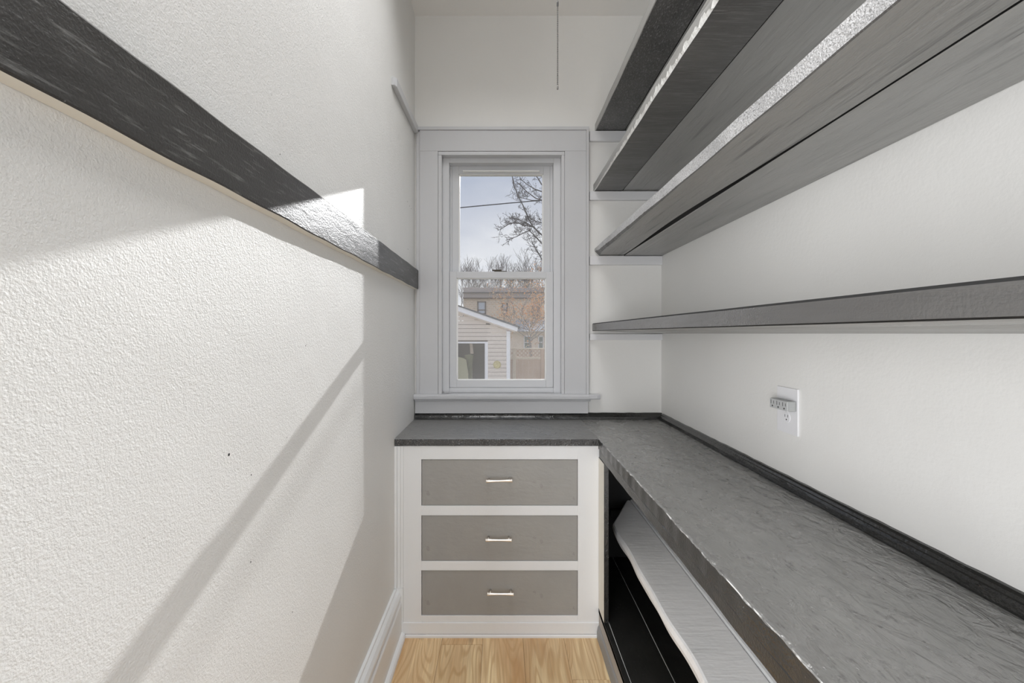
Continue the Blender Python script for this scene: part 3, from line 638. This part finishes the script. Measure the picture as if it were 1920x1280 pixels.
# things in and on the garage
M_canvas = wall_paint('pale green canvas', (0.50, 0.48, 0.33), [(20, 2, .01)], .8)
M_canvas2 = wall_paint('olive canvas', (0.33, 0.34, 0.21), [(20, 2, .01)], .8)
GI = GY + .35
def gpoly(name, px_, y0, y1, m, label, cat):
    bm = bmesh.new(); quad_prism(bm, [((u - U0) * y0 / F, ZC + (V0 - v) * y0 / F) for u, v in px_], y0, y1)
    x, z = (px_[0][0] - U0) * y0 / F, ZC + (V0 - px_[0][1]) * y0 / F
    return tag(mesh_ob(name, bm, m, origin=(x, y0, z)), label, cat)
gb = (GZ - ZC) * -F / (GI) + V0 - 1
gpoly('canvas_cover', [(848, gb), (879, gb), (878, 700), (874, 674), (868, 671), (858, 669), (850, 672)], GI, GI + .3, M_canvas, 'pale cream cover standing inside the garage doorway', 'cover')
gpoly('canvas_bundle', [(882, gb - 4), (884, gb - 4), (884.5, 690), (887, 666), (880, 664), (871, 666), (874, 676), (879, 700)], GI + .35, GI + .6, M_canvas2, 'olive green folded canvas bundle behind the cream cover', 'canvas')
gpoly('hanging_cloth', [(880.5, 643.6), (885.5, 643.6), (888, 663), (882, 663)], GY + .12, GY + .15, plain('dusty pink cloth', (.48, .40, .33), .9), 'strip of dusty pink cloth hanging in the garage doorway', 'cloth')
sx, sz_ = gx(932), gz(683.3)
sgn = thing('wall_disc', (sx, GY - .02, sz_), 'round yellow disc hung on the garage siding', 'disc')
M_yel = plain('faded yellow', (.66, .56, .26), .6); M_yel2 = plain('darker yellow', (.50, .42, .18), .6)
attach(sgn, mesh_ob('disc', cyl_bm((sx, GY - .035, sz_), (sx, GY - .0145, sz_), 0, seg=32, rings=[(0, .084), (.3, .091), (1, .091)]), M_yel, origin=(sx, GY - .02, sz_)))
attach(sgn, mesh_ob('rim', cyl_bm((sx, GY - .042, sz_), (sx, GY - .0345, sz_), 0, seg=32, rings=[(1, .070), (0, .072), (0, .078), (1, .081)]), M_yel2, origin=(sx, GY - .02, sz_)))
attach(sgn, mesh_ob('pointer', boxes_bm([(sx - .006, sx + .006, GY - .039, GY - .035, sz_ - .012, sz_ + .045)], .001), M_yel2))

# fence with lattice top
FY = 12.0
def fx_(u): return (u - U0) * FY / F
def fz_(v): return ZC + (V0 - v) * FY / F
M_fence = wall_paint('weathered cedar', (0.70, 0.50, 0.37), [(20, 3, .003)], .8)
M_fence_l = wall_paint('pale new cedar', (0.85, 0.72, 0.56), [(20, 3, .003)], .8)
fen = thing('fence', (fx_(990), FY, GZ), 'brown wooden board fence with lattice top beside the garage', 'fence')
FP = lambda *a, **k: attach(fen, box(*a, **k))
for u in (964.5, 1017, 1070): FP('post', (fx_(u) - .045, fx_(u) + .045, FY - .05, FY + .05, GZ, fz_(652)), M_fence_l if u < 1000 else M_fence, bev=.004)
FP('top_rail', (fx_(951), fx_(1075), FY - .055, FY + .055, fz_(654.5), fz_(652.5)), M_fence_l, bev=.003)
FP('middle_rail', (fx_(951), fx_(1075), FY - .035, FY + .035, fz_(673), fz_(669)), M_fence_l, bev=.003)
u = 951.5
while u < 1072:
    FP('fence_board', (fx_(u), fx_(u + 9.4), FY - .01, FY + .012, GZ + .05, fz_(672)), M_fence, bev=.002); u += 9.8
bm = bmesh.new()
zl0, zl1 = fz_(669.5), fz_(654)
for s in (-1, 1):
    x = fx_(951)
    while x < fx_(1070):
        h = zl1 - zl0; p = [(x, zl0), (x + .035, zl0), (x + .035 + h, zl1), (x + h, zl1)]
        if s < 0: p = [(x + h, zl0), (x + h + .035, zl0), (x + .035, zl1), (x, zl1)]
        quad_prism(bm, p, FY - .01 + s * .006, FY - .002 + s * .006); x += .11
lt = attach(fen, mesh_ob('lattice', bm, M_fence)); lt['kind'] = 'stuff'

# buildings behind
BY = 26.0
def bx(u): return (u - U0) * BY / F
def bz(v): return ZC + (V0 - v) * BY / F
def brick(name, c1, c2, mortar, scale):
    m, nt, b = mat(name); br = N(nt, 'ShaderNodeTexBrick'); br.inputs['Scale'].default_value = scale
    br.inputs['Color1'].default_value = (*c1, 1); br.inputs['Color2'].default_value = (*c2, 1); br.inputs['Mortar'].default_value = (*mortar, 1)
    br.inputs['Mortar Size'].default_value = .03
    nt.links.new(coords(nt, (1, 1, 1), (math.pi / 2, 0, 0)), br.inputs['Vector']); nt.links.new(br.outputs[0], b.inputs['Base Color']); b.inputs['Roughness'].default_value = .9
    return m
M_brick = brick('tan brick', (.74, .57, .43), (.62, .48, .37), (.78, .68, .57), 2.2)
M_stone = wall_paint('weathered parapet', (.50, .44, .42), [(6, 3, .01)], .9)
M_pane_out = plain('sky reflecting pane', (.45, .50, .60), .1)
M_brown = plain('brown window frame', (.12, .08, .07), .7)
ap = thing('brick_building', (bx(950), BY, GZ), 'two storey flat roofed tan brick building behind the garage', 'building')
AP = lambda *a, **k: attach(ap, box(*a, **k))
AP('wall', (bx(869), bx(1020), BY, BY + 8, GZ, bz(559)), M_brick, bev=0)
AP('parapet', (bx(869), bx(1020), BY - .1, BY + 8, bz(548.5), bz(539)), M_stone, bev=.02)
AP('cornice', (bx(868), bx(1021), BY - .25, BY + 8, bz(549.4), bz(548.5)), plain('dark cornice', (.07, .065, .07), .9), bev=0)
AP('frieze', (bx(869), bx(1020), BY - .08, BY + 8, bz(558.2), bz(549.4)), M_stone, bev=0)
AP('belt_course', (bx(868.5), bx(1020.5), BY - .2, BY, bz(560), bz(558.2)), plain('brown belt course', (.15, .10, .08), .9), bev=0)
for ua, ub, va, vb in ((895, 911.5, 565, 589), (940.5, 952, 568, 593), (997, 1012, 566, 592), (845, 869, 0, 0)):
    if va == 0: continue
    w = AP('window', [(bx(ua), bx(ua + 2.5), BY - .06, BY, bz(vb), bz(va)), (bx(ub - 2.5), bx(ub), BY - .06, BY, bz(vb), bz(va)), (bx(ua), bx(ub), BY - .06, BY, bz(va + 2), bz(va)), (bx(ua), bx(ub), BY - .06, BY, bz(582), bz(580)), (bx(ua), bx(ub), BY - .06, BY, bz(vb), bz(vb - 2))], M_brown, bev=0)
    pn = box('pane', (bx(ua + 2), bx(ub - 2), BY - .03, BY - .005, bz(vb - 1), bz(va + 1)), M_pane_out, bev=0); pn.parent = w; pn.location = pn.location - w.location - ap.location
HY = 20.0
hs = thing('small_house', ((1000 - U0) * HY / F, HY, GZ), 'low house with dark grey roof and cream walls behind the fence', 'house')
def hx(u): return (u - U0) * HY / F
def hz(v): return ZC + (V0 - v) * HY / F
HP = lambda *a, **k: attach(hs, box(*a, **k))
M_cream_wall = wall_paint('cream house siding', (.85, .72, .60), [(10, 2, .004)], .8)
HP('wall', (hx(950), hx(1062), HY, HY + 4, GZ, hz(620)), M_cream_wall, bev=0)
bm = bmesh.new()
vs = [bm.verts.new(p) for p in ((hx(946), HY - .35, hz(621)), (hx(1066), HY - .35, hz(621)), (hx(1050), HY + 2.2, hz(596)), (hx(972), HY + 2.2, hz(596)), (hx(946), HY + 4.4, hz(621)), (hx(1066), HY + 4.4, hz(621)))]
for f in ((0, 1, 2, 3), (1, 5, 2), (5, 4, 3, 2), (4, 0, 3), (4, 5, 1, 0)): bm.faces.new([vs[i] for i in f])
attach(hs, mesh_ob('roof', bm, wall_paint('grey shingles', (.34, .34, .36), [(8, 3, .03)], .9)))
for ua, ub in ((982, 995), (1009, 1019)):
    w = HP('window', [(hx(ua), hx(ua + 1.4), HY - .06, HY, hz(654), hz(629)), (hx(ub - 1.4), hx(ub), HY - .06, HY, hz(654), hz(629)), (hx(ua), hx(ub), HY - .06, HY, hz(631), hz(629)), (hx(ua), hx(ub), HY - .06, HY, hz(654), hz(652)), (hx(ua), hx(ub), HY - .06, HY, hz(642), hz(641))], M_white_out, bev=0)
    pn = box('pane', (hx(ua + 1), hx(ub - 1), HY - .03, HY - .005, hz(653), hz(630)), plain('dark green pane', (.16, .20, .18), .2), bev=0); pn.parent = w; pn.location = pn.location - w.location - hs.location

# overhead wire
def tube(pts, r, seg=5):
    bms = [cyl_bm(a, b, r, seg=seg) for a, b in zip(pts, pts[1:])]; return join_bm(bms)
wy = 8.5
wp = []
for t in frange(0, 1, 16):
    u_ = 500 + t * 900; v_ = 389.5 - (u_ - 862) * .0905 - 6 * (1 - (2 * t - 1) ** 2) + 5.5
    x_, z_ = at(u_, v_, wy); wp.append((x_, wy, z_))
tag(mesh_ob('overhead_wire', tube(wp, .011), plain('black wire', (.05, .05, .055), .6)), 'thin dark overhead wire crossing the sky outside the window', 'wire')

# ------------------------------------------------------------------ trees
M_bark = plain('grey brown bark', (.27, .245, .235), .9); M_bark2 = plain('dark bark', (.13, .115, .11), .9)
class TreeMesh:
    def __init__(s): s.v = []; s.f = []
    def seg(s, a, b, ra, rb, n=3):
        d = (b - a)
        if d.length < 1e-5: return
        q = d.to_track_quat('Z', 'Y'); k = len(s.v)
        for c, r in ((a, ra), (b, rb)):
            for i in range(n): s.v.append(c + q @ Vector((r * math.cos(6.283 * i / n), r * math.sin(6.283 * i / n), 0)))
        for i in range(n): s.f.append((k + i, k + (i + 1) % n, k + n + (i + 1) % n, k + n + i))
    def leaf(s, p, size, rnd):
        k = len(s.v); a = Vector((rnd.gauss(0, 1), rnd.gauss(0, 1), rnd.gauss(0, 1))).normalized() * size
        b = a.cross(Vector((rnd.gauss(0, 1), rnd.gauss(0, 1), rnd.gauss(0, 1)))).normalized() * size * .6
        s.v += [p - a, p + b, p + a, p - b]; s.f.append((k, k + 1, k + 2, k + 3))
    def obj(s, name, m, parent, origin):
        o0 = Vector(origin); me = bpy.data.meshes.new(name); me.from_pydata([tuple(v - o0) for v in s.v], [], s.f)
        return link(name, me, m, parent)
def grow(tm, p, d, length, r, depth, rnd, up=.15, spread=.6, rmin=.012, kids=3, tips=None):
    segs = 3; q = p.copy(); dd = d.copy(); pts = [q.copy()]
    for i in range(segs):
        dd = (dd + Vector((rnd.gauss(0, .13), rnd.gauss(0, .13), rnd.gauss(0, .10) + up * .3))).normalized()
        q2 = q + dd * length / segs
        ra = max(rmin, r * (1 - .35 * i / segs)); rb = max(rmin, r * (1 - .35 * (i + 1) / segs))
        tm.seg(q, q2, ra, rb, 5 if r > .06 else 3); q = q2; pts.append(q.copy())
    if tips is not None and depth <= 1: tips.append(q.copy())
    if depth <= 0: return
    for k in range(kids):
        t = rnd.choice(pts[1:]) if k else pts[-1]
        nd = (dd + Vector((rnd.gauss(0, spread), rnd.gauss(0, spread), rnd.gauss(0, spread * .7) + up))).normalized()
        grow(tm, t, nd, length * rnd.uniform(.6, .82), r * rnd.uniform(.5, .68), depth - 1, rnd, up, spread, rmin, kids, tips)
def bare_tree(u, y, top_v, seed, label, m=M_bark, trunk_r=.11, kids=3, depth=5, split=.40):
    rnd = random.Random(seed); x, zt_ = at(u, top_v, y); h = zt_ - GZ
    t = thing('bare_tree', (x, y, GZ), label, 'tree', 'bare trees beyond the brick building')
    tm = TreeMesh(); p = Vector((x, y, GZ)); q = p + Vector((rnd.uniform(-.2, .2), 0, h * split))
    tm.seg(p, q, trunk_r, trunk_r * .75, 6); tm.obj('trunk', m, t, p)
    cr = TreeMesh(); l = h * (1 - split) * .33
    for k in range(5):
        a = k * 1.256 + rnd.uniform(-.4, .4)
        grow(cr, q - Vector((0, 0, rnd.uniform(0, .12) * h)), Vector((math.cos(a) * .55, math.sin(a) * .4, .85)).normalized(), l, trunk_r * .5, depth - 1, rnd, .26, .42, .011, kids)
    c = cr.obj('branches', m, t, p); c['kind'] = 'stuff'
TY = 44
TL = [(866, 452, 'bare tree at the left edge of the upper pane'), (891, 462, 'forked bare tree second from the left in the upper pane'),
      (916, 455, 'tall slim bare tree left of the sash lock'), (945, 470, 'low bushy bare tree right above the sash lock'),
      (972, 462, 'twiggy bare tree right of the sash lock'), (1000, 450, 'tall dense bare tree near the right edge of the pane'), (1026, 452, 'bare tree furthest right behind the building')]
for i, (u, v, lb) in enumerate(TL): bare_tree(u, TY + (i * 3) % 7, v, 100 + i, lb)

# large near tree whose boughs enter from the right
rnd = random.Random(5); BTY = 13.5
def bp(cx_, cy_, dy=0.0):
    u_ = 840 + cx_ / 6.095; v_ = 310 + cy_ / 6.095; y_ = BTY + dy; x_, z_ = at(u_, v_, y_); return Vector((x_, y_, z_))
base = Vector((2.7, BTY + .4, GZ)); fork = Vector((2.6, BTY + .3, 3.0)); fork2 = Vector((2.5, BTY, 4.8)); fork3 = Vector((2.45, BTY + .2, 6.2))
big = thing('large_bare_tree', base, 'large bare tree whose dark boughs reach in from the right', 'tree')
tm = TreeMesh(); tm.seg(base, fork, .17, .14, 8); tm.seg(fork, fork2, .14, .11, 8); tm.seg(fork2, fork3, .11, .08, 8); tm.obj('trunk', M_bark2, big, base)
tm = TreeMesh(); tips = []
boughs = [([fork, bp(1200, 900), bp(1065, 790), bp(970, 700, -.1), bp(920, 610, -.1), bp(860, 460), bp(800, 350, .1), bp(755, 230, .1), bp(730, 110, .1)], .025, 1.0),
          ([bp(970, 700, -.1), bp(860, 680, -.2), bp(780, 650, -.2), bp(700, 668, -.2), bp(600, 730, -.2)], .016, 1.2),
          ([bp(970, 700, -.1), bp(900, 660, .2), bp(790, 610, .3), bp(700, 600, .3)], .014, 1.2),
          ([bp(940, 740), bp(870, 770, .2), bp(780, 815, .2), bp(660, 855, .2)], .013, .9),
          ([fork, bp(1180, 1010), bp(1060, 880), bp(980, 795), bp(930, 745)], .022, 1.0),
          ([fork, bp(1150, 1200), bp(1060, 1050, .2), bp(1000, 950, .2), bp(950, 860, .2)], .02, 1.2),
          ([fork2, bp(1300, 500), bp(1075, 400), bp(1000, 375), bp(900, 300), bp(800, 200)], .022, .8),
          ([bp(1075, 400), bp(960, 400, .2), bp(860, 375, .2)], .013, 1.3),
          ([fork2, bp(1250, 400), bp(1070, 300), bp(990, 270), bp(900, 215), bp(820, 150)], .02, .7),
          ([fork3, bp(1300, 350), bp(1070, 220), bp(1030, 150), bp(980, 90), bp(920, 40)], .022, 1.1),
          ([fork, bp(1200, 700), bp(1075, 660), bp(1000, 640), bp(930, 600)], .014, 1.2),
          ([fork3, bp(1250, 100), bp(1150, -150), bp(1100, -400)], .04, 1.0)]
for pts, r, dens in boughs:
    for i, (a, b) in enumerate(zip(pts, pts[1:])):
        ra = r * (1 - .75 * i / len(pts)) + .004; rb = r * (1 - .75 * (i + 1) / len(pts)) + .004
        tm.seg(a, b, ra * (2.2 if a in (fork, fork2, fork3) else 1), rb, 5)
        if i == 0 and a in (fork, fork2, fork3): continue
        for k in range(int(3 * dens + .5)):
            s_ = a.lerp(b, rnd.random()); d = (b - a).normalized()
            d = (d + Vector((rnd.gauss(0, .7), rnd.gauss(0, .6), rnd.gauss(0, .7)))).normalized()
            grow(tm, s_, d, rnd.uniform(.10, .26), .008, 2, rnd, .12, .75, .0042, 3, tips)
bo = tm.obj('boughs', M_bark2, big, base); bo['kind'] = 'stuff'
bd = TreeMesh()
for p in tips:
    for k in range(2): bd.leaf(p + Vector((rnd.gauss(0, .02), rnd.gauss(0, .02), rnd.gauss(0, .02))), .013, rnd)
b_ = bd.obj('buds', M_bark2, big, base); b_['kind'] = 'stuff'

# small tree that still holds orange leaves
rnd = random.Random(11); AY = 16.2
ax_, az_ = at(984, 560, AY); abase = Vector((ax_ + .3, AY, GZ))
au = thing('autumn_tree', abase, 'small tree with sparse orange and tan leaves in front of the brick building', 'tree')
tm = TreeMesh(); p1 = Vector((ax_ + .2, AY, 1.1)); tm.seg(abase, p1, .06, .05, 6); tm.obj('trunk', M_bark, au, abase)
tm = TreeMesh(); tips = []
for k in range(13):
    a = k * .62; grow(tm, p1 + Vector((0, 0, rnd.uniform(-.2, .7))), Vector((math.cos(a) * .8, math.sin(a) * .5, rnd.uniform(.2, 1.0))).normalized(), rnd.uniform(.6, .95), .015, 3, rnd, .12, .55, .006, 3, tips)
b_ = tm.obj('branches', M_bark, au, abase); b_['kind'] = 'stuff'
def leafmat():
    m, nt, b = mat('orange and tan leaves'); v = coords(nt)
    nt.links.new(mixc(nt, maprange(nt, noise(nt, v, 7, 3), .4, .6), (.90, .42, .16), (.85, .66, .44)), b.inputs['Base Color']); b.inputs['Roughness'].default_value = .8
    return m
lf = TreeMesh(); lc = len(tips)
for p in tips:
    for k in range(9):
        if p.x < (1075 - U0) * AY / F: lf.leaf(p + Vector((rnd.gauss(0, .13), rnd.gauss(0, .13), rnd.gauss(0, .13))), rnd.uniform(.02, .042), rnd)
b_ = lf.obj('leaves', leafmat(), au, abase); b_['kind'] = 'stuff'
